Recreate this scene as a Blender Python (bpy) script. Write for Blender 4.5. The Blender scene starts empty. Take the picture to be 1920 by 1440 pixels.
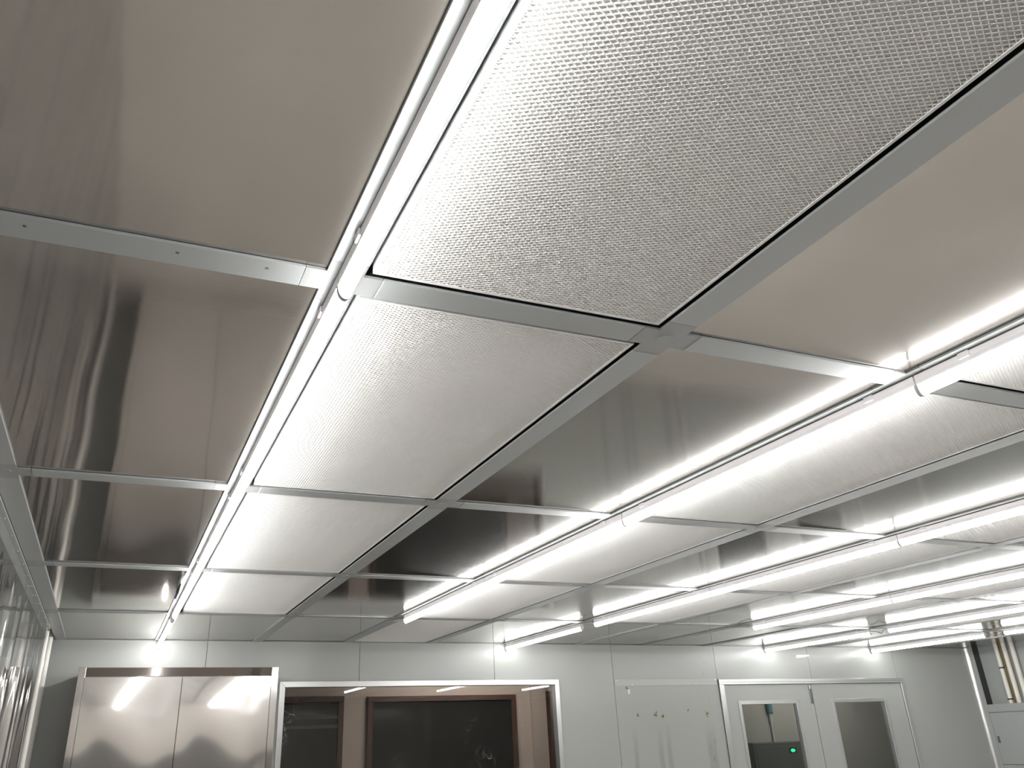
import bpy, bmesh, math, random
from mathutils import Matrix, Vector
random.seed(7)
PI = math.pi
scene = bpy.context.scene
COL = scene.collection

# ------------------------------------------------------------------ camera
ZC = 1.72                                   # eye height
YAW, PITCH, ROLL = 0.41757, 0.4413, -0.03863
FPX, PPX, PPY = 1529.93, 910.0, 670.0       # focal length and principal point (1920x1440)
fw = Vector((math.sin(YAW)*math.cos(PITCH), math.cos(YAW)*math.cos(PITCH), math.sin(PITCH)))
rt = Vector((math.cos(YAW), -math.sin(YAW), 0))
up = rt.cross(fw)
r2 = rt*math.cos(ROLL) + up*math.sin(ROLL)
u2 = -rt*math.sin(ROLL) + up*math.cos(ROLL)
cam = bpy.data.cameras.new('camera'); camo = bpy.data.objects.new('camera', cam); COL.objects.link(camo)
cam.sensor_fit = 'HORIZONTAL'; cam.sensor_width = 36.0
cam.lens = FPX/1920*36.0
cam.shift_x = (960-PPX)/1920; cam.shift_y = -(720-PPY)/1920
cam.clip_start = 0.02; cam.clip_end = 60
camo.matrix_world = Matrix(((r2.x,u2.x,-fw.x,0),(r2.y,u2.y,-fw.y,0),(r2.z,u2.z,-fw.z,ZC),(0,0,0,1)))
scene.camera = camo

# ------------------------------------------------------------------ world, exposure
w = bpy.data.worlds.new('world'); scene.world = w; w.use_nodes = True
w.node_tree.nodes['Background'].inputs[0].default_value = (0.5, 0.5, 0.5, 1)
w.node_tree.nodes['Background'].inputs[1].default_value = 0.01
LAMP = 24.0                                 # radiance of the lit tubes, the only light of the room
vs = scene.view_settings
vs.view_transform = 'Standard'; vs.look = 'None'; vs.gamma = 1.0; vs.use_curve_mapping = False
vs.exposure = 0.80

# ------------------------------------------------------------------ layout (metres)
CZ = 2.3896                                 # underside of the ceiling grid
Y0 = 1.1159; BAY = 1.2
X0, X1, DX = -0.3248, 0.2488, 0.6138
def CX(k): return X0 if k == 0 else X1 + (k-1)*DX
def RY(j): return Y0 + BAY*j
WY = RY(4)                                  # back wall face
WX = 7.615                                  # right wall face
LX = -0.372                                 # left end of the back wall / curtain line
HB = 0.0295                                 # half width of grid bar
JMIN = -3
YB = RY(JMIN)                               # front wall behind the camera

# ------------------------------------------------------------------ materials
def new_mat(name):
    m = bpy.data.materials.new(name); m.use_nodes = True
    nt = m.node_tree; b = nt.nodes['Principled BSDF']
    return m, nt, b
def pmat(name, col, rough=0.5, metal=0.0, spec=0.5, noise=0.0, nscale=6.0, bump=0.0, bscale=60.0, stretch=(1,1,1)):
    m, nt, b = new_mat(name)
    b.inputs['Base Color'].default_value = (*col, 1)
    b.inputs['Roughness'].default_value = rough; b.inputs['Metallic'].default_value = metal
    b.inputs['Specular IOR Level'].default_value = spec
    tc = nt.nodes.new('ShaderNodeTexCoord'); mp = nt.nodes.new('ShaderNodeMapping')
    mp.inputs['Scale'].default_value = stretch
    nt.links.new(tc.outputs['Object'], mp.inputs[0])
    if noise > 0:
        n = nt.nodes.new('ShaderNodeTexNoise'); n.inputs['Scale'].default_value = nscale; n.inputs['Detail'].default_value = 4
        nt.links.new(mp.outputs[0], n.inputs['Vector'])
        mx = nt.nodes.new('ShaderNodeMix'); mx.data_type = 'RGBA'
        mx.inputs['A'].default_value = (*[c*(1-noise) for c in col], 1)
        mx.inputs['B'].default_value = (*[min(1, c*(1+noise)) for c in col], 1)
        nt.links.new(n.outputs['Fac'], mx.inputs['Factor']); nt.links.new(mx.outputs['Result'], b.inputs['Base Color'])
    if bump > 0:
        n = nt.nodes.new('ShaderNodeTexNoise'); n.inputs['Scale'].default_value = bscale; n.inputs['Detail'].default_value = 3
        nt.links.new(mp.outputs[0], n.inputs['Vector'])
        bp = nt.nodes.new('ShaderNodeBump'); bp.inputs['Strength'].default_value = bump; bp.inputs['Distance'].default_value = 0.002
        nt.links.new(n.outputs['Fac'], bp.inputs['Height']); nt.links.new(bp.outputs[0], b.inputs['Normal'])
    return m

def steel_mat(name, col, rough, aniso, brush, smear=0.03, haze=0.25, hrough=0.32):
    """brushed stainless steel: a clear lobe and a hazy one, grain along the UV's u axis"""
    m, nt, b = new_mat(name)
    out = nt.nodes['Material Output']
    tg = nt.nodes.new('ShaderNodeTangent'); tg.direction_type = 'UV_MAP'; tg.uv_map = 'UVMap'
    tc = nt.nodes.new('ShaderNodeTexCoord')
    n2 = nt.nodes.new('ShaderNodeTexNoise'); n2.inputs['Scale'].default_value = 2.5; n2.inputs['Detail'].default_value = 2
    nt.links.new(tc.outputs['Object'], n2.inputs['Vector'])
    mr = nt.nodes.new('ShaderNodeMapRange'); mr.inputs['To Min'].default_value = rough-smear; mr.inputs['To Max'].default_value = rough+smear
    nt.links.new(n2.outputs['Fac'], mr.inputs['Value']); nt.links.new(mr.outputs[0], b.inputs['Roughness'])
    mp = nt.nodes.new('ShaderNodeMapping'); mp.inputs['Scale'].default_value = (3, 700, 3)
    nt.links.new(tc.outputs['UV'], mp.inputs[0])
    n = nt.nodes.new('ShaderNodeTexNoise'); n.inputs['Scale'].default_value = 1.0; n.inputs['Detail'].default_value = 2
    nt.links.new(mp.outputs[0], n.inputs['Vector'])
    bp = nt.nodes.new('ShaderNodeBump'); bp.inputs['Strength'].default_value = brush; bp.inputs['Distance'].default_value = 0.0002
    nt.links.new(n.outputs['Fac'], bp.inputs['Height'])
    h = nt.nodes.new('ShaderNodeBsdfPrincipled'); h.inputs['Roughness'].default_value = hrough
    for q, an in ((b, aniso), (h, aniso)):
        q.inputs['Base Color'].default_value = (*col, 1); q.inputs['Metallic'].default_value = 1.0
        q.inputs['Anisotropic'].default_value = an
        nt.links.new(tg.outputs[0], q.inputs['Tangent']); nt.links.new(bp.outputs[0], q.inputs['Normal'])
    mx = nt.nodes.new('ShaderNodeMixShader'); mx.inputs[0].default_value = haze
    nt.links.new(b.outputs[0], mx.inputs[1]); nt.links.new(h.outputs[0], mx.inputs[2]); nt.links.new(mx.outputs[0], out.inputs[0])
    return m

def film_mat(name, tint, ior, gain, rough, haze, wrinkle=0.0):
    """thin clear sheet: see-through with a Fresnel gloss and a trace of haze"""
    m = bpy.data.materials.new(name); m.use_nodes = True; nt = m.node_tree
    nt.nodes.clear(); out = nt.nodes.new('ShaderNodeOutputMaterial')
    tr = nt.nodes.new('ShaderNodeBsdfTransparent'); tr.inputs[0].default_value = (*tint, 1)
    gl = nt.nodes.new('ShaderNodeBsdfGlossy'); gl.inputs['Roughness'].default_value = rough
    if wrinkle > 0:
        tcw = nt.nodes.new('ShaderNodeTexCoord'); mpw = nt.nodes.new('ShaderNodeMapping'); mpw.inputs['Scale'].default_value = (1, 3.5, .5)
        nw = nt.nodes.new('ShaderNodeTexNoise'); nw.inputs['Scale'].default_value = 2.0; nw.inputs['Detail'].default_value = 2; nw.inputs['Distortion'].default_value = .8
        bw = nt.nodes.new('ShaderNodeBump'); bw.inputs['Strength'].default_value = wrinkle; bw.inputs['Distance'].default_value = .02
        nt.links.new(tcw.outputs['Object'], mpw.inputs[0]); nt.links.new(mpw.outputs[0], nw.inputs['Vector'])
        nt.links.new(nw.outputs['Fac'], bw.inputs['Height']); nt.links.new(bw.outputs[0], gl.inputs['Normal'])
    df = nt.nodes.new('ShaderNodeBsdfDiffuse'); df.inputs[0].default_value = (0.8, 0.8, 0.78, 1)
    ge = nt.nodes.new('ShaderNodeNewGeometry'); dt = nt.nodes.new('ShaderNodeVectorMath'); dt.operation = 'DOT_PRODUCT'
    nt.links.new(ge.outputs['Normal'], dt.inputs[0]); nt.links.new(ge.outputs['Incoming'], dt.inputs[1])
    def mth(op, x, y, clamp=False):
        q = nt.nodes.new('ShaderNodeMath'); q.operation = op; q.use_clamp = clamp
        for i, v in enumerate((x, y)):
            if v is None: continue
            if isinstance(v, (int, float)): q.inputs[i].default_value = v
            else: nt.links.new(v, q.inputs[i])
        return q
    f0 = ((ior-1)/(ior+1))**2                        # Schlick's Fresnel term, the same from both sides
    ab_ = mth('ABSOLUTE', dt.outputs['Value'], None)
    pw_ = mth('POWER', mth('SUBTRACT', 1.0, ab_.outputs[0], True).outputs[0], 5.0)
    ma = mth('MULTIPLY', mth('ADD', mth('MULTIPLY', pw_.outputs[0], 1-f0).outputs[0], f0).outputs[0], gain, True)
    m1 = nt.nodes.new('ShaderNodeMixShader')
    if isinstance(haze, tuple):                      # scuffs: thin wandering scratches
        tc = nt.nodes.new('ShaderNodeTexCoord')
        n = nt.nodes.new('ShaderNodeTexNoise'); n.inputs['Scale'].default_value = haze[1]; n.inputs['Detail'].default_value = 3; n.inputs['Distortion'].default_value = 1.5
        nt.links.new(tc.outputs['Object'], n.inputs['Vector'])
        a = nt.nodes.new('ShaderNodeMath'); a.operation = 'SUBTRACT'; a.inputs[1].default_value = 0.5; nt.links.new(n.outputs['Fac'], a.inputs[0])
        ab = nt.nodes.new('ShaderNodeMath'); ab.operation = 'ABSOLUTE'; nt.links.new(a.outputs[0], ab.inputs[0])
        mr = nt.nodes.new('ShaderNodeMapRange'); mr.inputs['From Min'].default_value = 0.0; mr.inputs['From Max'].default_value = 0.006
        mr.inputs['To Min'].default_value = haze[0]; mr.inputs['To Max'].default_value = 0.0; nt.links.new(ab.outputs[0], mr.inputs['Value'])
        n2 = nt.nodes.new('ShaderNodeTexNoise'); n2.inputs['Scale'].default_value = 2.2
        nt.links.new(tc.outputs['Object'], n2.inputs['Vector'])
        m2_ = nt.nodes.new('ShaderNodeMapRange'); m2_.inputs['From Min'].default_value = 0.55; m2_.inputs['From Max'].default_value = 0.65
        nt.links.new(n2.outputs['Fac'], m2_.inputs['Value'])
        mu = nt.nodes.new('ShaderNodeMath'); mu.operation = 'MULTIPLY'
        nt.links.new(mr.outputs[0], mu.inputs[0]); nt.links.new(m2_.outputs[0], mu.inputs[1])
        nt.links.new(mu.outputs[0], m1.inputs[0])
    else:
        m1.inputs[0].default_value = haze
    nt.links.new(tr.outputs[0], m1.inputs[1]); nt.links.new(df.outputs[0], m1.inputs[2])
    m2 = nt.nodes.new('ShaderNodeMixShader')
    nt.links.new(ma.outputs[0], m2.inputs[0]); nt.links.new(m1.outputs[0], m2.inputs[1]); nt.links.new(gl.outputs[0], m2.inputs[2])
    nt.links.new(m2.outputs[0], out.inputs[0])
    return m

def emis_mat(name, col, s):
    m = bpy.data.materials.new(name); m.use_nodes = True; nt = m.node_tree; nt.nodes.clear()
    out = nt.nodes.new('ShaderNodeOutputMaterial'); e = nt.nodes.new('ShaderNodeEmission')
    e.inputs[0].default_value = (*col, 1); e.inputs[1].default_value = s
    nt.links.new(e.outputs[0], out.inputs[0]); return m

M = {}
M['alu']     = pmat('anodised_aluminium', (0.37, 0.388, 0.385), 0.38, 0.25, 0.5, 0.03, 3)
M['alu_node']= pmat('node_aluminium', (0.31, 0.323, 0.317), 0.42, 0.25, 0.5, 0.03, 5)
M['alu_bright'] = pmat('bright_aluminium', (0.60, 0.605, 0.60), 0.30, 0.75, 0.5, 0.04, 8)
M['steel']   = steel_mat('ceiling_steel', (0.475, 0.452, 0.425), 0.06, 0.25, 0.12, 0.015, 0.14, 0.24)
M['cab_steel'] = steel_mat('cabinet_steel', (0.76, 0.735, 0.71), 0.06, 0.2, 0.02, 0.01, 0.3, 0.22)
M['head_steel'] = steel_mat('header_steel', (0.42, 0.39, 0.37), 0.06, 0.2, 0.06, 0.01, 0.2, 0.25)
M['white']   = pmat('white_enamel', (0.80, 0.80, 0.79), 0.45)
M['guard']   = pmat('guard_enamel', (0.90, 0.895, 0.88), 0.40)
M['media']   = pmat('filter_media', (0.90, 0.895, 0.88), 0.9, 0, 0.1, 0.02, 12)
M['dark']    = pmat('dark_gasket', (0.11, 0.11, 0.112), 0.8)
M['housing'] = pmat('lamp_housing', (0.86, 0.83, 0.84), 0.4)
M['cap']     = pmat('lamp_end_plastic', (0.50, 0.50, 0.50), 0.4)
M['latch']   = pmat('dull_latch_steel', (0.22, 0.22, 0.225), 0.3, 0.8)
M['lens']    = emis_mat('lit_tube', (1.0, 0.995, 0.985), LAMP)
M['wall']    = pmat('wall_enamel', (0.405, 0.42, 0.402), 0.28, 0, 0.5, 0.02, 1.5, 0.03, 25)
M['strip']   = pmat('strip_enamel', (0.48, 0.495, 0.478), 0.3)
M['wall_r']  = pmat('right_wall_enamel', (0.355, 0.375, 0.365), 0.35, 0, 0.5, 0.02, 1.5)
M['floor']   = pmat('floor_epoxy', (0.675, 0.64, 0.60), 0.35, 0, 0.5, 0.20, 0.9)
M['front']   = pmat('front_wall_enamel', (0.33, 0.32, 0.30), 0.4, 0, 0.4, 0.03, 1.0)
M['cream']   = pmat('cream_enamel', (0.82, 0.775, 0.72), 0.5, 0, 0.4, 0.03, 1.0)
M['reflection_board']    = pmat('reflection_board_paint', (0.09, 0.088, 0.085), 0.5)
M['outer']   = pmat('outer_wall_paint', (0.20, 0.195, 0.19), 0.6, 0, 0.3, 0.05, 2)
M['slab']    = pmat('outer_slab', (0.05, 0.05, 0.05), 0.7)
M['blue']    = pmat('blue_film', (0.03, 0.10, 0.22), 0.4)
M['corr']    = pmat('corridor_paint', (0.52, 0.43, 0.385), 0.6, 0, 0.3, 0.05, 3)
M['redwood'] = pmat('red_brown_frame', (0.085, 0.040, 0.030), 0.45, 0, 0.4, 0.2, 8)
M['night']   = pmat('dark_window_glass', (0.012, 0.013, 0.013), 0.12, 0, 0.5)
M['pvc']     = pmat('pvc_pipe', (0.80, 0.77, 0.70), 0.4, 0, 0.5, 0.03, 6)
M['pvc_w']   = pmat('white_pipe', (0.85, 0.83, 0.78), 0.4, 0, 0.5, 0.03, 6)
M['duct']    = pmat('duct_wrap', (0.68, 0.65, 0.60), 0.45, 0, 0.5, 0.08, 20)
M['black']   = pmat('black_rubber', (0.02, 0.02, 0.022), 0.45)
M['glue']    = pmat('yellow_glue', (0.22, 0.165, 0.03), 0.5, 0, 0.4, 0.4, 120)
M['tape']    = pmat('white_tape', (0.85, 0.85, 0.83), 0.25)
M['greybox'] = pmat('dark_grey_enamel', (0.07, 0.078, 0.068), 0.5)
M['green']   = emis_mat('green_indicator', (0.01, 1.0, 0.22), 1.6)
M['teal']    = pmat('teal_plastic', (0.06, 0.16, 0.17), 0.4)
M['glass']   = film_mat('clear_glass', (0.90, 0.92, 0.91), 1.5, 1.0, 0.0, 0.0)
M['glass_w'] = film_mat('scuffed_glass', (0.86, 0.87, 0.86), 1.5, 1.0, 0.0, (0.5, 7.0))
M['film']    = film_mat('clear_plastic', (0.93, 0.93, 0.92), 1.5, 1.3, 0.04, 0.06, 0.22)

def stained_wall():
    """painted wall panel with dried run marks, dark scuffs"""
    m, nt, b = new_mat('stained_wall_enamel')
    b.inputs['Roughness'].default_value = 0.3
    tc = nt.nodes.new('ShaderNodeTexCoord'); sep = nt.nodes.new('ShaderNodeSeparateXYZ')
    nt.links.new(tc.outputs['Object'], sep.inputs[0])
    def M2(op, a, b_=None, clamp=False):
        n = nt.nodes.new('ShaderNodeMath'); n.operation = op; n.use_clamp = clamp
        for i, v in enumerate((a, b_)):
            if v is None: continue
            if isinstance(v, (int, float)): n.inputs[i].default_value = v
            else: nt.links.new(v, n.inputs[i])
        return n.outputs[0]
    wob = nt.nodes.new('ShaderNodeTexNoise'); wob.inputs['Scale'].default_value = 5
    nt.links.new(tc.outputs['Object'], wob.inputs['Vector'])
    x = M2('ADD', sep.outputs[0], M2('MULTIPLY', M2('SUBTRACT', wob.outputs['Fac'], 0.5), 0.03))
    tot = None
    for px, wd, top in ((3.755, 0.028, 1.80), (3.985, 0.03, 1.80), (4.065, 0.028, 1.83), (4.47, 0.05, 1.82)):
        dx = M2('ABSOLUTE', M2('SUBTRACT', x, px))
        s = M2('MULTIPLY', M2('SUBTRACT', wd, dx), 60.0, True)
        z = M2('MULTIPLY', M2('SUBTRACT', top, sep.outputs[2]), 5.0, True)
        t = M2('MULTIPLY', s, z)
        tot = t if tot is None else M2('MAXIMUM', tot, t)
    mp = nt.nodes.new('ShaderNodeMapping'); mp.inputs['Scale'].default_value = (60, 60, 14)
    nt.links.new(tc.outputs['Object'], mp.inputs[0])
    n2 = nt.nodes.new('ShaderNodeTexNoise'); n2.inputs['Scale'].default_value = 1; n2.inputs['Detail'].default_value = 3
    nt.links.new(mp.outputs[0], n2.inputs['Vector'])
    sc = M2('MULTIPLY', M2('SUBTRACT', n2.outputs['Fac'], 0.58), 8.0, True)
    band = M2('MULTIPLY', M2('SUBTRACT', 0.05, M2('ABSOLUTE', M2('SUBTRACT', x, 4.48))), 40, True)
    sc = M2('MULTIPLY', sc, band)
    fac = M2('ADD', M2('MULTIPLY', tot, 0.55), M2('MULTIPLY', sc, 0.7), True)
    mx = nt.nodes.new('ShaderNodeMix'); mx.data_type = 'RGBA'
    mx.inputs['A'].default_value = (0.405, 0.42, 0.402, 1); mx.inputs['B'].default_value = (0.27, 0.28, 0.265, 1)
    nt.links.new(fac, mx.inputs['Factor']); nt.links.new(mx.outputs['Result'], b.inputs['Base Color'])
    return m
M['wall_stain'] = stained_wall()

# ------------------------------------------------------------------ mesh helpers
def link(name, me, mat=None, parent=None, loc=(0,0,0), rot=(0,0,0)):
    o = bpy.data.objects.new(name, me); COL.objects.link(o)
    if mat is not None and me is not None and len(me.materials) == 0: me.materials.append(M[mat])
    o.parent = parent; o.location = loc; o.rotation_euler = rot
    return o
def tag(o, label=None, cat=None, group=None, kind=None):
    if label: o['label'] = label
    if cat: o['category'] = cat
    if group: o['group'] = group
    if kind: o['kind'] = kind
    return o
def empty(name, loc=(0,0,0)):
    o = bpy.data.objects.new(name, None); COL.objects.link(o); o.location = loc; o.empty_display_size = 0.05
    return o
def fin(bm, name, smooth=False, ang=None):
    bmesh.ops.recalc_face_normals(bm, faces=bm.faces)
    me = bpy.data.meshes.new(name); bm.to_mesh(me); bm.free()
    if smooth:
        for p in me.polygons: p.use_smooth = True
        if ang is not None: me.set_sharp_from_angle(angle=ang)
    return me
def box_bm(bm, x0, x1, y0, y1, z0, z1, bev=0.0):
    b2 = bmesh.new() if bev else bm
    v = [b2.verts.new(c) for c in ((x0,y0,z0),(x1,y0,z0),(x1,y1,z0),(x0,y1,z0),(x0,y0,z1),(x1,y0,z1),(x1,y1,z1),(x0,y1,z1))]
    for f in ((0,3,2,1),(4,5,6,7),(0,1,5,4),(1,2,6,5),(2,3,7,6),(3,0,4,7)): b2.faces.new([v[i] for i in f])
    if bev:
        bmesh.ops.bevel(b2, geom=b2.edges[:], offset=bev, segments=1, affect='EDGES', profile=0.5)
        t = bpy.data.meshes.new('t'); b2.to_mesh(t); b2.free(); bm.from_mesh(t); bpy.data.meshes.remove(t)
def boxes(name, lst, bev=0.0):
    bm = bmesh.new()
    for b in lst: box_bm(bm, *b, bev=bev)
    return fin(bm, name)
def prism(name, poly, axis, a, b):
    """poly in the two axes left over, extruded from a to b along axis"""
    bm = bmesh.new()
    def P(p, t):
        return {'x': (t, p[0], p[1]), 'y': (p[0], t, p[1]), 'z': (p[0], p[1], t)}[axis]
    A = [bm.verts.new(P(p, a)) for p in poly]; B = [bm.verts.new(P(p, b)) for p in poly]
    bm.faces.new(A); bm.faces.new(B[::-1])
    n = len(poly)
    for i in range(n): bm.faces.new((A[i], A[(i+1) % n], B[(i+1) % n], B[i]))
    return bm
def tube_bm(bm, pts, r, seg=10, caps=True, rad=None):
    pts = [Vector(p) for p in pts]; rings = []
    up0 = None
    for i, p in enumerate(pts):
        t = (pts[min(i+1, len(pts)-1)] - pts[max(i-1, 0)]).normalized()
        if up0 is None:
            up0 = t.orthogonal().normalized()
        up0 = (up0 - t*up0.dot(t)).normalized(); s = t.cross(up0)
        rr = rad[i] if rad else r
        rings.append([bm.verts.new(p + (up0*math.cos(2*PI*k/seg) + s*math.sin(2*PI*k/seg))*rr) for k in range(seg)])
    for a, b in zip(rings, rings[1:]):
        for k in range(seg): bm.faces.new((a[k], a[(k+1) % seg], b[(k+1) % seg], b[k]))
    if caps: bm.faces.new(rings[0][::-1]); bm.faces.new(rings[-1])
def tube(name, pts, r, seg=10, rad=None):
    bm = bmesh.new(); tube_bm(bm, pts, r, seg, True, rad); return fin(bm, name, True, 0.9)
def disc_me(name, r, h, seg=20):
    bm = bmesh.new(); tube_bm(bm, [(0,0,0),(0,0,-h)], r, seg); return fin(bm, name, True, 0.6)
def sheet(name, wx, wy, nx, ny, zf, thick=0.0012, uvrot=False):
    """a slightly dished steel sheet with thickness, centred on the origin, UV u along x"""
    bm = bmesh.new(); uv = bm.loops.layers.uv.new('UVMap')
    g = [[bm.verts.new(((i/nx-.5)*wx, (j/ny-.5)*wy, zf(i/nx, j/ny))) for j in range(ny+1)] for i in range(nx+1)]
    t = [[bm.verts.new(((i/nx-.5)*wx, (j/ny-.5)*wy, zf(i/nx, j/ny)+thick)) for j in range(ny+1)] for i in range(nx+1)]
    for i in range(nx):
        for j in range(ny):
            bm.faces.new((g[i][j], g[i][j+1], g[i+1][j+1], g[i+1][j]))
            bm.faces.new((t[i][j], t[i+1][j], t[i+1][j+1], t[i][j+1]))
    for i in range(nx):
        bm.faces.new((g[i][0], g[i+1][0], t[i+1][0], t[i][0])); bm.faces.new((g[i][ny], t[i][ny], t[i+1][ny], g[i+1][ny]))
    for j in range(ny):
        bm.faces.new((g[0][j], t[0][j], t[0][j+1], g[0][j+1])); bm.faces.new((g[nx][j], g[nx][j+1], t[nx][j+1], t[nx][j]))
    for f in bm.faces:
        for l in f.loops:
            l[uv].uv = (l.vert.co.y, l.vert.co.x) if uvrot else (l.vert.co.x, l.vert.co.y)
    return fin(bm, name, True, 0.5)
def wave(seed, amp):
    r = random.Random(seed)
    c = [(r.uniform(-1, 1), r.choice((1, 2)), r.choice((1, 2, 3)), r.uniform(0, 6.28), r.uniform(0, 6.28)) for _ in range(4)]
    s0 = r.uniform(0.5, 1.0)
    def zf(u, v):
        e = math.sin(PI*u)*math.sin(PI*v)
        z = -s0*e
        for a, m, n, p, q in c: z += 0.30*a*math.sin(m*PI*u+p)*math.sin(n*PI*v+q)*e**.5
        return amp*z
    return zf
def ordinal(n): return ['first','second','third','fourth','fifth','sixth','seventh','eighth'][n]

# ================================================================== SETTING
tag(link('floor', boxes('floor', [(-1.8, 9.7, YB-.2, 9.0, -.1, 0)]), 'floor'), 'smooth grey beige epoxy floor of the clean room', 'floor', kind='structure')

# ---- ceiling: plenum slab, grid bars, node connectors, steel panels
ceil = tag(link('ceiling', boxes('ceiling', [(X0-.03, WX+.15, YB-.1, WY+.06, CZ+.07, CZ+.12)]), 'dark'),
           'suspended clean room ceiling of aluminium bars with steel panels', 'ceiling', kind='structure')
STUB = 0.032
ylen = BAY - 2*(HB+STUB); xlen = DX - 2*(HB+STUB); xlen0 = X1-X0 - 2*(HB+STUB)
def bar_me(name, lx, ly):
    return boxes(name, [(-lx/2, lx/2, -ly/2, ly/2, 0, .005)], bev=.0007)
me_by = bar_me('bar_long', 2*HB, ylen-.0012); me_bx = bar_me('bar_cross', xlen-.0012, 2*HB); me_bx0 = bar_me('bar_cross_edge', xlen0-.0012, 2*HB)
me_bylast = bar_me('bar_long_end', 2*HB, BAY-HB-STUB-.002)
# node connector: a cross with four stubs
def cross_poly(h, s):
    a, b = h, h+s
    return [(-a,-b),(a,-b),(a,-a),(b,-a),(b,a),(a,a),(a,b),(-a,b),(-a,a),(-b,a),(-b,-a),(-a,-a)]
bm = prism('n', cross_poly(HB-.0004, STUB), 'z', .0004, .005); me_node = fin(bm, 'grid_node')
bm = prism('n', [p for p in cross_poly(HB-.0004, STUB) if p[0] > -HB-.001], 'z', .0004, .005); me_node_l = fin(bm, 'grid_node_edge')
me_plug = disc_me('node_plug', .0155, .0016)
me_hole = disc_me('screw_hole', .0028, .0008, 10)
NK = 13
for k in range(NK):
    for j in range(JMIN, 4):
        n = link('grid_node', me_node if k else me_node_l, 'alu_node', ceil, (CX(k), RY(j), CZ))
        link('node_plug', me_plug, 'alu_node', n, (0, 0, .0008))
        if j < 3: link('grid_bar', me_by, 'alu', ceil, (CX(k), RY(j)+BAY/2, CZ))
        else:     link('grid_bar', me_bylast, 'alu', ceil, (CX(k), RY(3)+(BAY+HB+STUB)/2, CZ))
        if k < NK-1:
            b_ = link('grid_bar', me_bx if k else me_bx0, 'alu', ceil, ((CX(k)+CX(k+1))/2, RY(j), CZ))
            if (k, j) == (0, 0):
                for sx in (-.16, .04, .17): link('screw_hole', me_hole, 'dark', b_, (sx, -.006, .0005))
xl = WX-CX(12)-HB-STUB
me_bxe = bar_me('bar_cross_wall', xl-.002, 2*HB)
for j in range(JMIN, 4): link('grid_bar', me_bxe, 'alu', ceil, (CX(12)+HB+STUB+xl/2, RY(j), CZ))

filt = {}                                            # bays that hold a filter: (col, row)
for k in (1, 3, 5, 7, 9, 11):
    for j in range(JMIN, 3): filt[(k, j)] = 1
filt[(3, 3)] = 1
AMP = 0.0006
pan = {}
for c, wdt in (('n', DX), ('e', X1-X0), ('w', WX-CX(12)+HB)):
    for s in range(5):
        pan[(c, s)] = sheet('panel', wdt-2*HB+.006, BAY-2*HB+.006, 16, 28, wave(s*7+3, AMP*(2.2 if c == 'e' else 1)))
        pan[(c, s)].materials.append(M['steel'])
for k in range(13):
    c = 'e' if k == 0 else ('w' if k == 12 else 'n')
    xr = CX(k+1) if k < 12 else WX+HB
    for j in range(JMIN, 4):
        if (k, j) in filt: continue
        s = random.randrange(5)
        link('ceiling_panel', pan[(c, s)], None, ceil, ((CX(k)+xr)/2, RY(j)+BAY/2, CZ+.0055), (0, 0, PI if random.random() < .5 else 0))
link('wall_angle', boxes('wall_angle', [(X0, WX, WY-.012, WY, CZ+.001, CZ+.004)]), 'alu_node', ceil)

# ---- back wall of upright sandwich panels
SE = [LX, .548, 1.574, 2.600, 3.616, 4.612, 5.622, 6.636, WX]
WT = 0.05; G = 0.0016; ZT = CZ+.05
WINX0, WINX1, WINZ = 1.046, 3.120, 2.130             # window opening
WINB = 1.0
DRX0, DRX1, DRZ = 4.612, 6.690, 2.128
wb = tag(link('wall_back', boxes('wall_back', [(LX, WINX0, WY+.010, WY+WT-.004, 0, ZT), (WINX1, DRX0, WY+.010, WY+WT-.004, 0, ZT), (DRX1, WX, WY+.010, WY+WT-.004, 0, ZT),
        (WINX0, WINX1, WY+.010, WY+WT-.004, WINZ, ZT), (WINX0, WINX1, WY+.010, WY+WT-.004, 0, WINB), (DRX0, DRX1, WY+.010, WY+WT-.004, DRZ, ZT)]), 'dark'),
        'pale grey back wall of upright enamelled panels with fine seams', 'wall', kind='structure')
def wpoly(name, poly, mat='wall'):
    bm = prism(name, poly, 'y', WY, WY+.010)
    return link('wall_panel', fin(bm, name), mat, wb)
def rect(a, b, z0, z1): return [(a, z0), (b, z0), (b, z1), (a, z1)]
wpoly('p0', rect(SE[0], SE[1]-G, 0, ZT))
wpoly('p1', [(SE[1]+G,0),(SE[2]-G,0),(SE[2]-G,WINB),(WINX0,WINB),(WINX0,WINZ),(SE[2]-G,WINZ),(SE[2]-G,ZT),(SE[1]+G,ZT)])
wpoly('p2a', rect(SE[2]+G, SE[3]-G, WINZ, ZT)); wpoly('p2b', rect(SE[2]+G, SE[3]-G, 0, WINB))
wpoly('p3', [(SE[3]+G,0),(SE[4]-G,0),(SE[4]-G,ZT),(SE[3]+G,ZT),(SE[3]+G,WINZ),(WINX1,WINZ),(WINX1,WINB),(SE[3]+G,WINB)])
wpoly('p4a', rect(SE[4]+G, SE[5]-G, 2.11, ZT), 'wall_stain'); wpoly('p4b', rect(SE[4]+G, SE[5]-G, 0, 2.107), 'wall_stain')
wpoly('p5', rect(SE[5]+G, SE[6]-G, DRZ, ZT)); wpoly('p6', rect(SE[6]+G, SE[7]-G, DRZ, ZT))
wpoly('p7', [(SE[7]+G,DRZ),(DRX1,DRZ),(DRX1,0),(WX,0),(WX,ZT),(SE[7]+G,ZT)])
# blue film left on the end of the wall
bm = bmesh.new(); box_bm(bm, LX-.004, LX, WY-.001, WY+.05, 0, CZ-.002)
link('blue_film_edge', fin(bm, 'blue_film_edge'), 'blue', wb)
link('white_film_fold', boxes('wff', [(LX-.022, LX-.005, WY-.004, WY+.03, 0, CZ-.004)], bev=.003), 'tape', wb)
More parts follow.
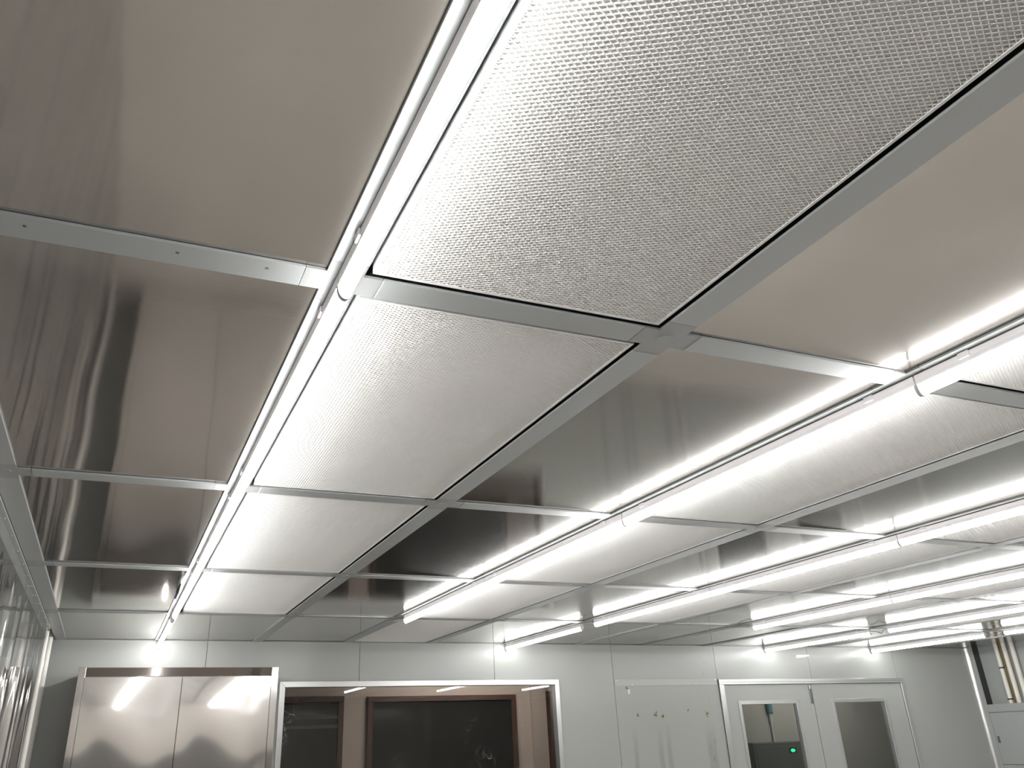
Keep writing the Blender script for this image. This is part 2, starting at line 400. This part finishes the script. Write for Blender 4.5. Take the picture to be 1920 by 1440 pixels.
# flashing strip with rivets
cs = link('cover_strip', boxes('cover_strip', [(SE[4]+.004, SE[5]-.012, WY-.006, WY, 2.086, 2.136)], bev=.0008), 'strip', wb)
me_riv = disc_me('rivet', .005, .003, 10)
for x, z in ((3.64, 2.127), (3.87, 2.127), (4.28, 2.127), (4.58, 2.127), (3.78, 2.094), (4.38, 2.094)):
    link('rivet', me_riv, 'alu_bright', cs, (x, WY-.006, z), (-PI/2, 0, 0))
# blobs of old glue and bits of tape
def blob(seed, r):
    rr = random.Random(seed); bm = bmesh.new()
    for _ in range(3):
        a = rr.uniform(0, 6.28); c = Vector((rr.uniform(-.7, .7)*r, 0, rr.uniform(-.9, .9)*r)); L = r*rr.uniform(.6, 1.2); W = r*rr.uniform(.25, .5)
        pts = []
        for q in range(9):
            t = 2*PI*q/9; k = rr.uniform(.8, 1.15)
            p = Vector((math.cos(t)*L*k, math.sin(t)*W*k)); pts.append(bm.verts.new((c.x+p.x*math.cos(a)-p.y*math.sin(a), -.0015, c.z+p.x*math.sin(a)+p.y*math.cos(a))))
        top = bm.verts.new((c.x, -.004, c.z)); base = [bm.verts.new((v.co.x, 0, v.co.z)) for v in pts]
        for q in range(9):
            bm.faces.new((pts[q], pts[(q+1) % 9], top)); bm.faces.new((base[q], base[(q+1) % 9], pts[(q+1) % 9], pts[q]))
    return fin(bm, 'glue', True, .8)
for i, (x, z, r) in enumerate(((3.728, 2.068, .011), (3.800, 1.878, .014), (3.968, 1.879, .015), (4.035, 1.862, .013), (4.280, 1.900, .009), (4.461, 1.865, .015))):
    link('glue_blob', blob(i, r*.85), 'glue', wb, (x, WY, z))
def tape(name, pts, par, mat='tape'):
    bm = prism(name, pts, 'y', WY-.0015, WY); link('tape_scrap', fin(bm, name), mat, par)
tape('t1', [(3.735, 2.028), (3.756, 2.032), (3.750, 2.045), (3.757, 2.050), (3.752, 2.064), (3.737, 2.060)], wb)
tape('t2', [(5.49, 2.300), (5.56, 2.303), (5.565, 2.309), (5.64, 2.315), (5.635, 2.326), (5.57, 2.322), (5.50, 2.324)], wb, 'alu_bright')

# ---- right wall with a pipe niche and an access panel
NY = 5.835; NZ = 1.882
wr = tag(link('wall_right', boxes('wall_right', [(WX+.012, WX+.06, NY+.001, WY+.05, 0, ZT), (WX+.012, WX+.06, YB-.1, NY, 0, NZ-.002), (WX+.075, WX+.12, YB-.1, WY+.05, 0, ZT), (WX+.012, WX+.06, YB-.1, 4.4, NZ-.002, ZT)]), 'wall_r'),
        'grey right wall with a tall pipe niche beside the corner', 'wall', kind='structure')
link('wall_panel', boxes('wr1', [(WX, WX+.012, NY, WY, 0, ZT)], bev=.0006), 'wall_r', wr)
link('wall_panel', boxes('wr2', [(WX, WX+.012, YB-.1, NY-.0012, 1.815, NZ)], bev=.0006), 'wall_r', wr)
link('wall_panel', boxes('wr3', [(WX, WX+.012, YB-.1, 5.0, 0, 1.812)], bev=.0006), 'wall_r', wr)
link('wall_panel', boxes('wr4', [(WX, WX+.012, 5.0012, NY-.0012, 0, 1.375)], bev=.0006), 'wall_r', wr)
link('wall_panel', boxes('wr5', [(WX, WX+.012, YB-.1, 4.4, NZ, ZT)], bev=.0006), 'wall_r', wr)
link('niche_lining', boxes('nl', [(WX+.001, WX+.075, NY-.006, NY-.001, NZ, ZT), (WX+.012, WX+.075, 4.4, NY-.006, NZ-.012, NZ)]), 'slab', wr)
ap = link('access_door', boxes('ad', [(WX-.004, WX+.010, 5.004, NY-.004, 1.379, 1.809)], bev=.0015), 'wall_r', wr)
link('pull_slot', boxes('ps', [(WX-.0055, WX-.003, 5.795, 5.818, 1.555, 1.612)]), 'dark', ap)
# polished cove strip in the corner
bm = bmesh.new(); pts = [(WX-.034, WY)]
for q in range(9):
    t = PI/2*q/8; pts.append((WX-.034+.034*math.sin(t)*1.0, WY-.034+.034*math.cos(t)))
pts += [(WX, WY)]
bm = prism('cove', pts, 'z', 0, CZ); tag(link('trim_1', fin(bm, 'corner_cove', True, .5), 'alu_bright'), 'polished aluminium cove strip in the corner beside the pipe niche', 'trim', kind='structure')

# ---- walls nobody faces: front wall behind the camera, outer wall behind the curtain
wfr = tag(link('wall_front', boxes('wall_front', [(-1.8, WX+.2, YB-.15, YB-.1, 0, ZT)]), 'cream'), 'cream front wall with added dark reflection board low on its left half', 'wall', kind='structure')
link('reflection_board', boxes('reflection_board', [(-1.8, 2.4, YB-.1, YB-.06, 0, 1.74)], bev=.004), 'reflection_board', wfr)  # added unseen board, gives the cabinet doors their dark lower reflection
tag(link('wall_left', boxes('wall_left', [(-1.85, -1.8, YB-.1, 9.0, 0, 2.6)]), 'outer'), 'dim outer wall beyond the clear plastic curtain', 'wall', kind='structure')
tag(link('ceiling_outer', boxes('ceiling_outer', [(-1.8, X0-HB-.006, YB-.1, 9.0, 2.432, 2.50), (X0-HB-.006, 9.7, WY+.062, 9.0, 2.46, 2.52)]), 'slab'), 'dark slab over the passage beyond curtain and back wall', 'ceiling', kind='structure')

# ---- passage behind the back wall: wall with dark windows
PY = 7.4
pw = tag(link('wall_outer', boxes('wall_outer', [(-1.8, WX+.3, PY, PY+.1, 0, 2.46)]), 'corr'), 'brownish plaster wall of the passage behind the big window', 'wall', kind='structure')
link('plaster_pier', boxes('pier', [(3.60, 3.742, PY-.05, PY, 0, 2.46)]), 'corr', pw)
def dark_window(name, x0, x1, zt, zb, label, mull=()):
    t = .045
    fr = tag(link(name, boxes(name, [(x0, x1, PY-.035, PY, zt-t, zt), (x0, x0+t, PY-.035, PY, zb, zt-t), (x1-t, x1, PY-.035, PY, zb, zt-t), (x0, x1, PY-.035, PY, zb-t, zb)], bev=.003), 'redwood'), label, 'window', kind='structure')
    link('pane', boxes('pane', [(x0+t, x1-t, PY-.016, PY-.010, zb, zt-t)]), 'night', fr)
    for z in mull: link('glazing_bar', boxes('gb', [(x0+t, x1-t, PY-.024, PY-.008, z-.012, z+.012)]), 'greybox', fr)
dark_window('window_2', .45, 1.838, 2.124, .9, 'narrow night-dark window with red brown frame across the passage', (1.96, 1.89))
dark_window('window_3', 2.045, 3.445, 2.116, .9, 'wide night-dark window with red brown frame across the passage')
tag(link('door_3', boxes('door_3', [(3.745, 4.5, PY-.03, PY, 0, 2.142)], bev=.004), 'redwood'), 'dark brown door leaf across the passage beside the plaster pier', 'door', kind='structure')
# partition between the two halves of the passage
tag(link('wall_partition', boxes('wall_partition', [(4.50, 4.56, WY+.06, PY, 0, 2.46)]), 'front'), 'grey partition between passage and the lobby behind the doors', 'wall', kind='structure')
lb = tag(link('wall_lobby', boxes('wall_lobby', [(4.56, 9.6, PY-.06, PY-.002, 0, 2.46), (9.6, 9.65, WY+.05, PY-.002, 0, 2.46), (WX+.12, 9.6, WY+.05, WY+.10, 0, 2.46)]), 'front'), 'grey lobby wall seen through the double door windows', 'wall', kind='structure')

# ---- big window in the back wall
FW = .036
win = tag(empty('window_1', (0, 0, 0)), 'large fixed window in a mitred bright aluminium frame', 'window', kind='structure')
yf = WY-.014
def mitre(name, poly, y0=yf, y1=WY+.055):
    bm = prism(name, poly, 'y', y0, y1); bmesh.ops.bevel(bm, geom=bm.edges[:], offset=.0015, segments=1, affect='EDGES'); return fin(bm, name)
a, b, zt, zb = WINX0-.012, WINX1+.006, WINZ+.008, WINB-.01
link('frame_member', mitre('f1', [(a, zt), (b, zt), (b-FW, zt-FW), (a+FW, zt-FW)]), 'alu_bright', win)
link('frame_member', mitre('f2', [(a, zt), (a+FW, zt-FW), (a+FW, zb+FW), (a, zb)]), 'alu_bright', win)
link('frame_member', mitre('f3', [(b, zt), (b, zb), (b-FW, zb+FW), (b-FW, zt-FW)]), 'alu_bright', win)
link('frame_member', mitre('f4', [(a, zb), (a+FW, zb+FW), (b-FW, zb+FW), (b, zb)]), 'alu_bright', win)
link('pane', boxes('pane1', [(a+FW-.004, b-FW+.004, WY+.036, WY+.041, zb+FW-.004, zt-FW+.004)]), 'glass_w', win)
for x in (SE[2]-.02, SE[2]+.02, SE[3]-.03, SE[3]+.03): link('screw', me_riv, 'alu_bright', win, (x, yf, zt-.012), (-PI/2, 0, 0))

# ---- double door
df = tag(empty('trim_2'), 'bright aluminium frame around the double door', 'trim', kind='structure')
ft = .034
link('frame_member', mitre('df1', [(DRX0+.003, DRZ), (DRX1, DRZ), (DRX1, DRZ-.040), (DRX0+.003, DRZ-.040)], WY-.016), 'alu_bright', df)
link('groove', boxes('dfg', [(DRX0+.012, DRX1-.008, WY-.0175, WY-.015, DRZ-.024, DRZ-.020)]), 'alu_node', df)
link('frame_member', mitre('df2', [(DRX0+.003, DRZ-.0405), (DRX0+.003+.046, DRZ-.0405), (DRX0+.003+.046, 0), (DRX0+.003, 0)], WY-.014), 'alu_bright', df)
link('frame_member', mitre('df3', [(DRX1-.036, DRZ-.0405), (DRX1, DRZ-.0405), (DRX1, 0), (DRX1-.036, 0)], WY-.014), 'alu_bright', df)
def leaf(name, x0, x1, wx0, wx1, label):
    zt, zb, wz1, wz0 = DRZ-.044, .012, 1.950, 1.10
    d = tag(empty(name), label, 'door', kind='structure')
    link('leaf', boxes('leaf', [(x0, wx0, WY, WY+.04, zb, zt), (wx1, x1, WY, WY+.04, zb, zt), (wx0, wx1, WY, WY+.04, wz1, zt), (wx0, wx1, WY, WY+.04, zb, wz0)]), 'wall', d)
    t, o = .016, .012
    A, B, T, S = wx0-o, wx1+o, wz1+o, wz0-o
    w_ = t+o
    for nm, poly in (('t1', [(A, T), (B, T), (B-w_, T-w_), (A+w_, T-w_)]), ('t2', [(A, T), (A+w_, T-w_), (A+w_, S+w_), (A, S)]),
                     ('t3', [(B, T), (B, S), (B-w_, S+w_), (B-w_, T-w_)]), ('t4', [(A, S), (A+w_, S+w_), (B-w_, S+w_), (B, S)])):
        bm = prism(nm, poly, 'y', WY-.006, WY+.036); bmesh.ops.bevel(bm, geom=bm.edges[:], offset=.001, segments=1, affect='EDGES')
        link('glazing_trim', fin(bm, nm), 'alu_bright', d)
    link('pane', boxes('pane', [(A+w_-.004, B-w_+.004, WY+.020, WY+.025, S+w_-.004, T-w_+.004)]), 'glass', d)
    for x in (A+.014, (A+B)/2, B-.014): link('screw', me_riv2, 'cap', d, (x, WY-.006, T-.012), (-PI/2, 0, 0))
    return d
me_riv2 = disc_me('screw', .0035, .0012, 8)
d1 = leaf('door_1', 4.664, 5.592, 4.800, 5.412, 'grey door leaf with lit green lamp showing through its window')
d2 = leaf('door_2', 5.599, 6.650, 5.806, 6.424, 'grey door leaf with plain dark window beside the niche wall')
fb = link('flush_bolt', boxes('fb', [(5.560, 5.590, WY-.006, WY, 1.93, 2.078)], bev=.002), 'latch', d1)
link('bolt_tip', boxes('bt', [(5.567, 5.583, WY-.011, WY-.005, 2.045, 2.076)], bev=.002), 'alu_bright', fb)

# lobby things behind door windows
eb = tag(link('electrical_box', boxes('electrical_box', [(5.87, 6.9, PY-.26, PY-.061, .3, 1.63)], bev=.01), 'greybox'), 'dark grey electrical box seen through the door window', 'electrical box')
link('box_lid', boxes('bl', [(5.91, 6.86, PY-.266, PY-.259, .36, 1.59)], bev=.002), 'greybox', eb)
gi = tag(empty('indicator_lamp', (6.36, PY-.268, 1.547)), 'small glowing green indicator lamp on the dark electrical box', 'indicator lamp')
link('bezel', boxes('bz', [(-.05, .05, .0, .010, -.028, .028)], bev=.003), 'black', gi)
bm = bmesh.new(); bmesh.ops.create_uvsphere(bm, u_segments=16, v_segments=8, radius=1)
for v in bm.verts: v.co = Vector((v.co.x*.027, v.co.y*.008, v.co.z*.015))
link('light', fin(bm, 'light', True), 'green', gi)
cn = tag(empty('conduit', (6.31, PY-.075, 1.63)), 'thin conduit rising from the electrical box to a teal fitting', 'conduit')
link('tube', tube('conduit', [(0, 0, 0), (0, 0, .84)], .009), 'cap', cn)
link('coupling', tube('coupling', [(0, 0, .185), (0, 0, .225)], .018), 'cap', cn)
link('fitting', boxes('fitting', [(-.032, .032, -.03, .013, .26, .42)], bev=.012), 'teal', cn)

# ================================================================== THINGS
# ---- fan filter units
FGX, FGY = DX-2*HB-.022, BAY-2*HB-.022              # outer size of the filter frame
RIM = .005
def guard_mesh():
    """expanded metal guard: slanting strands that meet in knuckles, long diamonds across the filter"""
    lx, ly = .0134, .0077
    wx, wy = FGX-2*RIM+.002, FGY-2*RIM+.002
    nx, ny = int(wx/lx), int(wy/ly); sx, sy = wx/nx, wy/ny
    hw, z0, z1 = .00062, 0.0, .0026
    V, F = [], []
    def strand(ax, ay, bx, by):
        dx, dy = bx-ax, by-ay; L = math.hypot(dx, dy); nxv, nyv = -dy/L*hw, dx/L*hw
        i = len(V)
        V.extend(((ax+nxv, ay+nyv, z1), (ax+nxv, ay+nyv, z0), (ax-nxv, ay-nyv, z0), (ax-nxv, ay-nyv, z1),
                  (bx+nxv, by+nyv, z1), (bx+nxv, by+nyv, z0), (bx-nxv, by-nyv, z0), (bx-nxv, by-nyv, z1)))
        for q in range(3): F.append((i+q, i+q+4, i+q+5, i+q+1))
    for i in range(nx):
        for j in range(ny):
            x, y = -wx/2+i*sx, -wy/2+j*sy
            mx, my = x+sx/2, y+sy/2
            strand(x, y+sy/2, mx, y); strand(mx, y, x+sx, y+sy/2)
            strand(x, y+sy/2, mx, y+sy) if j == ny-1 else None
            strand(mx, y+sy, x+sx, y+sy/2) if j == ny-1 else None
            if j < ny-1:
                strand(mx, y+sy, x, y+sy/2); strand(x+sx, y+sy/2, mx, y+sy)
    me = bpy.data.meshes.new('guard'); me.from_pydata(V, [], F); me.update()
    return me
me_guard = guard_mesh()
me_frame = boxes('filter_frame', [(-FGX/2, FGX/2, -FGY/2, -FGY/2+RIM, 0, .03), (-FGX/2, FGX/2, FGY/2-RIM, FGY/2, 0, .03),
                                  (-FGX/2, -FGX/2+RIM, -FGY/2+RIM, FGY/2-RIM, 0, .03), (FGX/2-RIM, FGX/2, -FGY/2+RIM, FGY/2-RIM, 0, .03)])
me_media = boxes('filter_media', [(-FGX/2+RIM-.001, FGX/2-RIM+.001, -FGY/2+RIM-.001, FGY/2-RIM+.001, .0072, .028)])
me_body = boxes('filter_body', [(-FGX/2-.017, FGX/2+.017, -FGY/2-.017, FGY/2+.017, .0305, .062)])
COLN = {1: 'between the first and second lamp rows from the curtain', 3: 'between the second and third lamp rows from the curtain', 5: 'between the third and fourth lamp rows from the curtain',
        7: 'between the fourth and fifth lamp rows from the curtain', 9: 'between the fifth and sixth lamp rows from the curtain', 11: 'beyond the sixth lamp row from the curtain'}
SHORT = {1: 'right of the first lamp row from the curtain', 3: 'right of the second lamp row', 5: 'right of the third lamp row', 7: 'right of the fourth lamp row', 9: 'right of the fifth lamp row', 11: 'right of the sixth lamp row'}
for (k, j) in sorted(filt):
    n = 2-j
    f = empty('filter_unit', ((CX(k)+CX(k+1))/2, RY(j)+BAY/2, CZ+.003))
    if j == 3: lab = 'white mesh filter touching the back wall, beside the second lamp row'
    elif j == -1 and k == 1: lab = 'large white mesh filter directly over the viewer, beside the first lamp row'
    else: lab = 'white mesh filter %s, %s from the far bay' % ({1: 'beside the first lamp row', 3: 'beside the second lamp row', 5: 'beside the third lamp row', 7: 'beside the fourth lamp row', 9: 'beside the fifth lamp row', 11: 'beside the sixth lamp row'}[k], ordinal(n))
    tag(f, lab, 'ceiling filter', 'white mesh filters in the ceiling')
    link('frame', me_frame, 'white', f)
    tag(link('mesh_guard', me_guard, 'guard', f, (0, 0, .001)), kind='stuff')
    link('filter_media', me_media, 'media', f)
    link('unit_body', me_body, 'dark', f)

# ---- tube lamps under the grid bars
LL = 1.161                                            # lamp length
def prof_lens():
    p = []
    for q in range(13):
        t = PI*q/12; p.append((math.cos(t)*.0118, -.024-math.sin(t)*.022))
    return p
def extr(name, prof, y0, y1, smooth=True):
    bm = prism(name, prof, 'y', y0, y1); return fin(bm, name, smooth, .6)
me_hous = extr('housing', [(-.0120, -.003), (.0120, -.003), (.0108, -.014), (.0114, -.0238), (-.0114, -.0238), (-.0108, -.014)], -LL/2+.001, LL/2-.001, False)
me_lens = extr('diffuser', prof_lens(), -LL/2+.0012, LL/2-.0012)
def ring_cap():
    """collar round the end of the tube, open so that the tube's end shows"""
    bm = bmesh.new(); pi_ = prof_lens(); n = len(pi_)
    po = [(x*1.05, -.024+(z+.024)*1.04) for x, z in pi_]
    R_ = [[bm.verts.new((p[0], y, p[1])) for p in pr_] for pr_, y in ((pi_, -.002), (po, -.002), (po, .002), (pi_, .002))]
    for a_, b_ in ((0, 1), (1, 2), (2, 3), (3, 0)):
        for q in range(n-1): bm.faces.new((R_[a_][q], R_[a_][q+1], R_[b_][q+1], R_[b_][q]))
    for q in (0, n-1): bm.faces.new([R_[i][q] for i in range(4)])
    return fin(bm, 'end_collar', True, .6)
me_cap = ring_cap()
me_plug_end = extr('end_plug', [(x*.99, z) for x, z in prof_lens()], -.0005, .0005)
me_base = boxes('base_groove_shade', [(-.0095, .0095, -LL/2+.004, LL/2-.004, -.003, 0)])  # dark block puts the shade of the housing-to-bar gap into colour
me_clip = boxes('clip', [(-.015, .015, -.012, .012, -.014, -.001)], bev=.001)
ROWN = {1: 'row over the steel cabinet', 3: 'second row from the curtain', 5: 'third row from the curtain', 7: 'fourth row from the curtain', 9: 'fifth row from the curtain', 11: 'sixth row from the curtain'}
START = 1.086; PITCH_L = 1.163
def lamp(k, yc, lab):
    L = tag(empty('tube_lamp', (CX(k), yc, CZ)), lab, 'lamp', 'lit tube lamps under the ceiling bars')
    link('housing', me_hous, 'housing', L); link('diffuser', me_lens, 'lens', L); link('base_groove_shade', me_base, 'dark', L)
    for s in (-1, 1):
        c_ = link('end_collar', me_cap, 'cap', L, (0, s*(LL/2-.002), 0)); link('end_plug', me_plug_end, 'white', c_, (0, s*.0014, 0)); link('clip', me_clip, 'housing', L, (0, s*(LL/2-.12), 0))
ENDS = {1: 1, 3: 0, 5: 1, 7: 0, 9: 1, 11: 1}
for k in (1, 3, 5, 7, 9, 11):
    n = 0
    if ENDS[k]:
        lamp(k, 4.742+LL/2, 'lit white tube lamp touching the back wall, %s' % ROWN[k]); n = 1
    for q in (2, 1, 0) + ((-1, -2, -3) if k in (1, 3) else ()):  # hindmost lamp of first two rows is added unseen, brightening the front wall
        lamp(k, START+PITCH_L*(q+.5), 'lit white tube lamp, %s, %s from the back wall' % (ROWN[k], ordinal(n))); n += 1
M['lens_fill'] = emis_mat('passage_fill_tube', (1.0, 0.93, 0.86), LAMP*2.3)  # added unseen lamps that brighten passage and lobby behind the glass
def passage_fill(x, y, zc, lab):
    L = tag(empty('tube_lamp', (x, y, zc)), lab, 'lamp', 'added passage fill lamps'); L.rotation_euler = (0, 0, PI/2)
    me2 = me_lens.copy(); me2.materials.clear(); me2.materials.append(M['lens_fill'])
    link('housing', me_hous, 'housing', L); link('diffuser', me2, None, L); link('base_groove_shade', me_base, 'dark', L)
    for q in (-1, 1): link('end_collar', me_cap, 'cap', L, (0, q*(LL/2-.002), 0))
passage_fill(2.9, 6.62, 2.46, 'added unseen warm tube lamp brightening the passage behind the big window')
passage_fill(6.7, 6.62, 2.46, 'added unseen warm tube lamp brightening the lobby behind the double door')
# loose leads in the gap of each row
def lead(k, pts, lab, r=.0035, mat='cap'):
    tag(link('lamp_lead', tube('lead', pts, r, 6), mat, None, (CX(k), 4.66, CZ)), lab, 'cable', 'leads between the far tube lamps')
def curl(s, f):
    P = []
    for q in range(15):
        t = q/14; P.append((s*.006+.010*math.sin(t*9+f), -.085+.17*t, -.014-.020*math.sin(PI*t)-.006*math.sin(t*11+f)))
    return P
for k in (5, 9, 11): lead(k, curl(1, k), 'thin grey lead looping between two tube lamps of the %s' % ROWN[k])
for k in (3, 7): lead(k, [(0, -.085, -.012), (.004, -.03, -.02), (-.004, .03, -.012), (.006, .09, -.006), (0, .14, -.003)], 'loose grey lead hanging past the last tube lamp of the %s' % ROWN[k])
# black plug taped beside the first row
pl = tag(empty('cable_plug', (CX(1)-HB-.006, 3.90, CZ-.006)), 'black cable plug hanging against the bar of the first lamp row', 'cable plug')
link('plug_body', tube('pb', [(0, -.16, -.008), (0, -.06, -.014), (.002, 0, -.016), (.002, .02, -.016)], .008, 8, [.005, .009, .011, .010]), 'black', pl)
link('socket_body', tube('sb', [(.002, .02, -.016), (.004, .09, -.014), (.006, .19, -.009)], .008, 8, [.008, .009, .006]), 'black', pl)
link('tie', tube('tie', [(.006, .19, -.010), (.006, .20, -.010)], .009, 8), 'blue', pl)
link('lead_wire', tube('lw', [(0, -.16, -.008), (-.004, -.24, -.006), (.004, -.34, -.004)], .0035, 6), 'cap', pl)

# ---- stainless steel cabinet
KX0, KX1, KY, KZ = -.181, .944, 5.48, 2.192
cb = tag(empty('steel_cabinet', (0, 0, 0)), 'tall brushed stainless steel cabinet with two doors against back wall', 'cabinet')
def uvbox(name, b, bev=.0015):
    bm = bmesh.new(); box_bm(bm, *b, bev=bev); uv = bm.loops.layers.uv.new('UVMap')
    for f in bm.faces:
        for l in f.loops: l[uv].uv = (l.vert.co.x+l.vert.co.y, l.vert.co.z)
    return fin(bm, name)
link('carcass', uvbox('carcass', (KX0+.001, KX1-.001, KY+.03, WY-.004, .05, KZ-.004)), 'cab_steel', cb)
link('plinth', uvbox('plinth', (KX0+.02, KX1-.02, KY+.06, WY-.004, 0, .05)), 'cab_steel', cb)
link('post', uvbox('post', (KX0, KX0+.038, KY-.002, KY+.03, .05, KZ)), 'cab_steel', cb)
link('post', uvbox('post', (KX1-.040, KX1, KY-.002, KY+.03, .05, KZ)), 'cab_steel', cb)
# header leans back, so it mirrors the ceiling just above
hb = prism('hd', [(KY-.002, KZ-.048), (KY+.03, KZ-.048), (KY+.03, KZ), (KY+.013, KZ)], 'x', KX0+.0385, KX1-.0405)
uv = hb.loops.layers.uv.new('UVMap')
for f in hb.faces:
    for l in f.loops: l[uv].uv = (l.vert.co.x, l.vert.co.z)
link('header', fin(hb, 'header'), 'head_steel', cb)
def cab_door(x0, x1, seed):
    z0, z1 = .09, KZ-.053
    r = random.Random(seed)
    ph = seed
    def zf(u, v):
        z = z0+(z1-z0)*v
        e = min(1, 5*min(u, 1-u))*min(1, 12*min(v, 1-v))
        return e*(.0024*math.sin(2*PI*u*.85+ph)*math.sin((z-1.86)*4.2) + .00022*math.sin(z*17+1.5*u))
    me = sheet('cab_door', x1-x0, z1-z0, 24, 90, zf, .012)
    link('door', me, 'cab_steel', cb, ((x0+x1)/2, KY+.002, (z0+z1)/2), (PI/2, 0, 0))
mid = .384
cab_door(KX0+.041, mid-.002, .6); cab_door(mid+.002, KX1-.043, .3)

# ---- clear plastic curtain on the left, clamped to the edge bar
ct = tag(empty('plastic_curtain', (X0-.044, 0, CZ)), 'wrinkled clear plastic curtain hanging from the edge bar of the ceiling', 'curtain')
def curtain():
    bm = bmesh.new(); ny, nz = 300, 30
    y0, y1, zt, zb = -1.2, 5.26, -.004, -CZ+.05
    r = random.Random(11)
    w = [(r.uniform(8, 26), r.uniform(0, 6.3), r.uniform(.4, 1.0), r.uniform(-.5, .5)) for _ in range(6)]
    rows = []
    for i in range(ny+1):
        y = y0+(y1-y0)*i/ny; row = []
        for j in range(nz+1):
            t = (j/nz)**1.4; z = zt+(zb-zt)*t
            a = min(1, t*3.2)
            d = sum(q[2]*math.sin(q[0]*(y+q[3]*t*1.2)+q[1]) for q in w)/6
            d2 = .3*math.sin(31*y+4*t)*math.sin(3*y)
            row.append(bm.verts.new((a*(.028*d+.010*d2)-.006*a, y, z)))
        rows.append(row)
    for i in range(ny):
        for j in range(nz): bm.faces.new((rows[i][j], rows[i+1][j], rows[i+1][j+1], rows[i][j+1]))
    return fin(bm, 'film', True)
link('film', curtain(), 'film', ct)
link('clamp_strip', boxes('clamp', [(-.004, .013, -1.2, 5.36, -.006, .0), (-.004, -.0015, -1.2, 5.36, -.05, -.006)], bev=.0008), 'alu', ct)
me_st = disc_me('stud', .0025, .002, 8)
for q in range(16): link('stud', me_st, 'alu_bright', ct, (.005, 1.62+q*.235, -.006))

# ---- pipes and wrapped duct beyond the curtain
def pipe(name, x, y, r, z0, z1, mat, lab, cat, grp=None, par=None, colls=()):
    p = tag(empty(name, (x, y, z0)), lab, cat, grp)
    link('tube', tube(name, [(0, 0, 0), (0, 0, z1-z0)], r, 14), mat, p)
    for c in colls: link('collar', tube('collar', [(0, 0, c), (0, 0, c+.03)], r*1.12, 14), mat, p)
    return p
pipe('white_pipe', -.386, 5.52, .017, 0, 2.432, 'pvc_w', 'slim white pipe standing at the loose edge of the plastic curtain', 'pipe', 'white pipes beyond the curtain', colls=(2.2,))
pipe('white_pipe', -.384, 5.80, .022, 0, 2.432, 'pvc_w', 'thicker white pipe between the slim pipe and the end of back wall', 'pipe', 'white pipes beyond the curtain', colls=(1.9,))
du = tag(empty('wrapped_duct', (-.50, 5.55, 0)), 'pale quilted duct seen through the plastic curtain', 'duct')
P, Rr = [], []
for q in range(121):
    z = 2.432*q/120; P.append((.008*math.sin(z*5), .01*math.cos(z*4), z)); Rr.append(.042+.004*abs(math.sin(q*PI/4)))
link('wrap', tube('wrap', P, .04, 16, Rr), 'duct', du)

# ---- pipes in the niche of the right wall
for i, (y, r) in enumerate(((5.615, .020), (5.535, .021), (5.455, .021))):
    lab = ('cream pipe with black clamps, nearest to the corner in wall niche', 'cream pipe in the middle of the three in wall niche', 'cream pipe farthest from the corner in wall niche')[i]
    p = tag(empty('cream_pipe', (WX+.045, y, NZ)), lab, 'pipe', 'cream pipes in the wall niche')
    link('tube', tube('cp', [(0, 0, 0), (0, 0, ZT-NZ)], r, 14), 'pvc', p)
    if i == 0:
        for z in (.03, .30): link('clamp', tube('cl', [(0, 0, z), (0, 0, z+.012)], r*1.16, 14), 'black', p)
tag(link('niche_cable', tube('nc', [(WX+.045+.006*math.sin(q*1.1), 5.576+.006*math.cos(q*.9), NZ+q*(ZT-NZ)/12) for q in range(13)], .006, 6), 'glue'), 'thin brown cable between the first two cream pipes of the niche', 'cable')
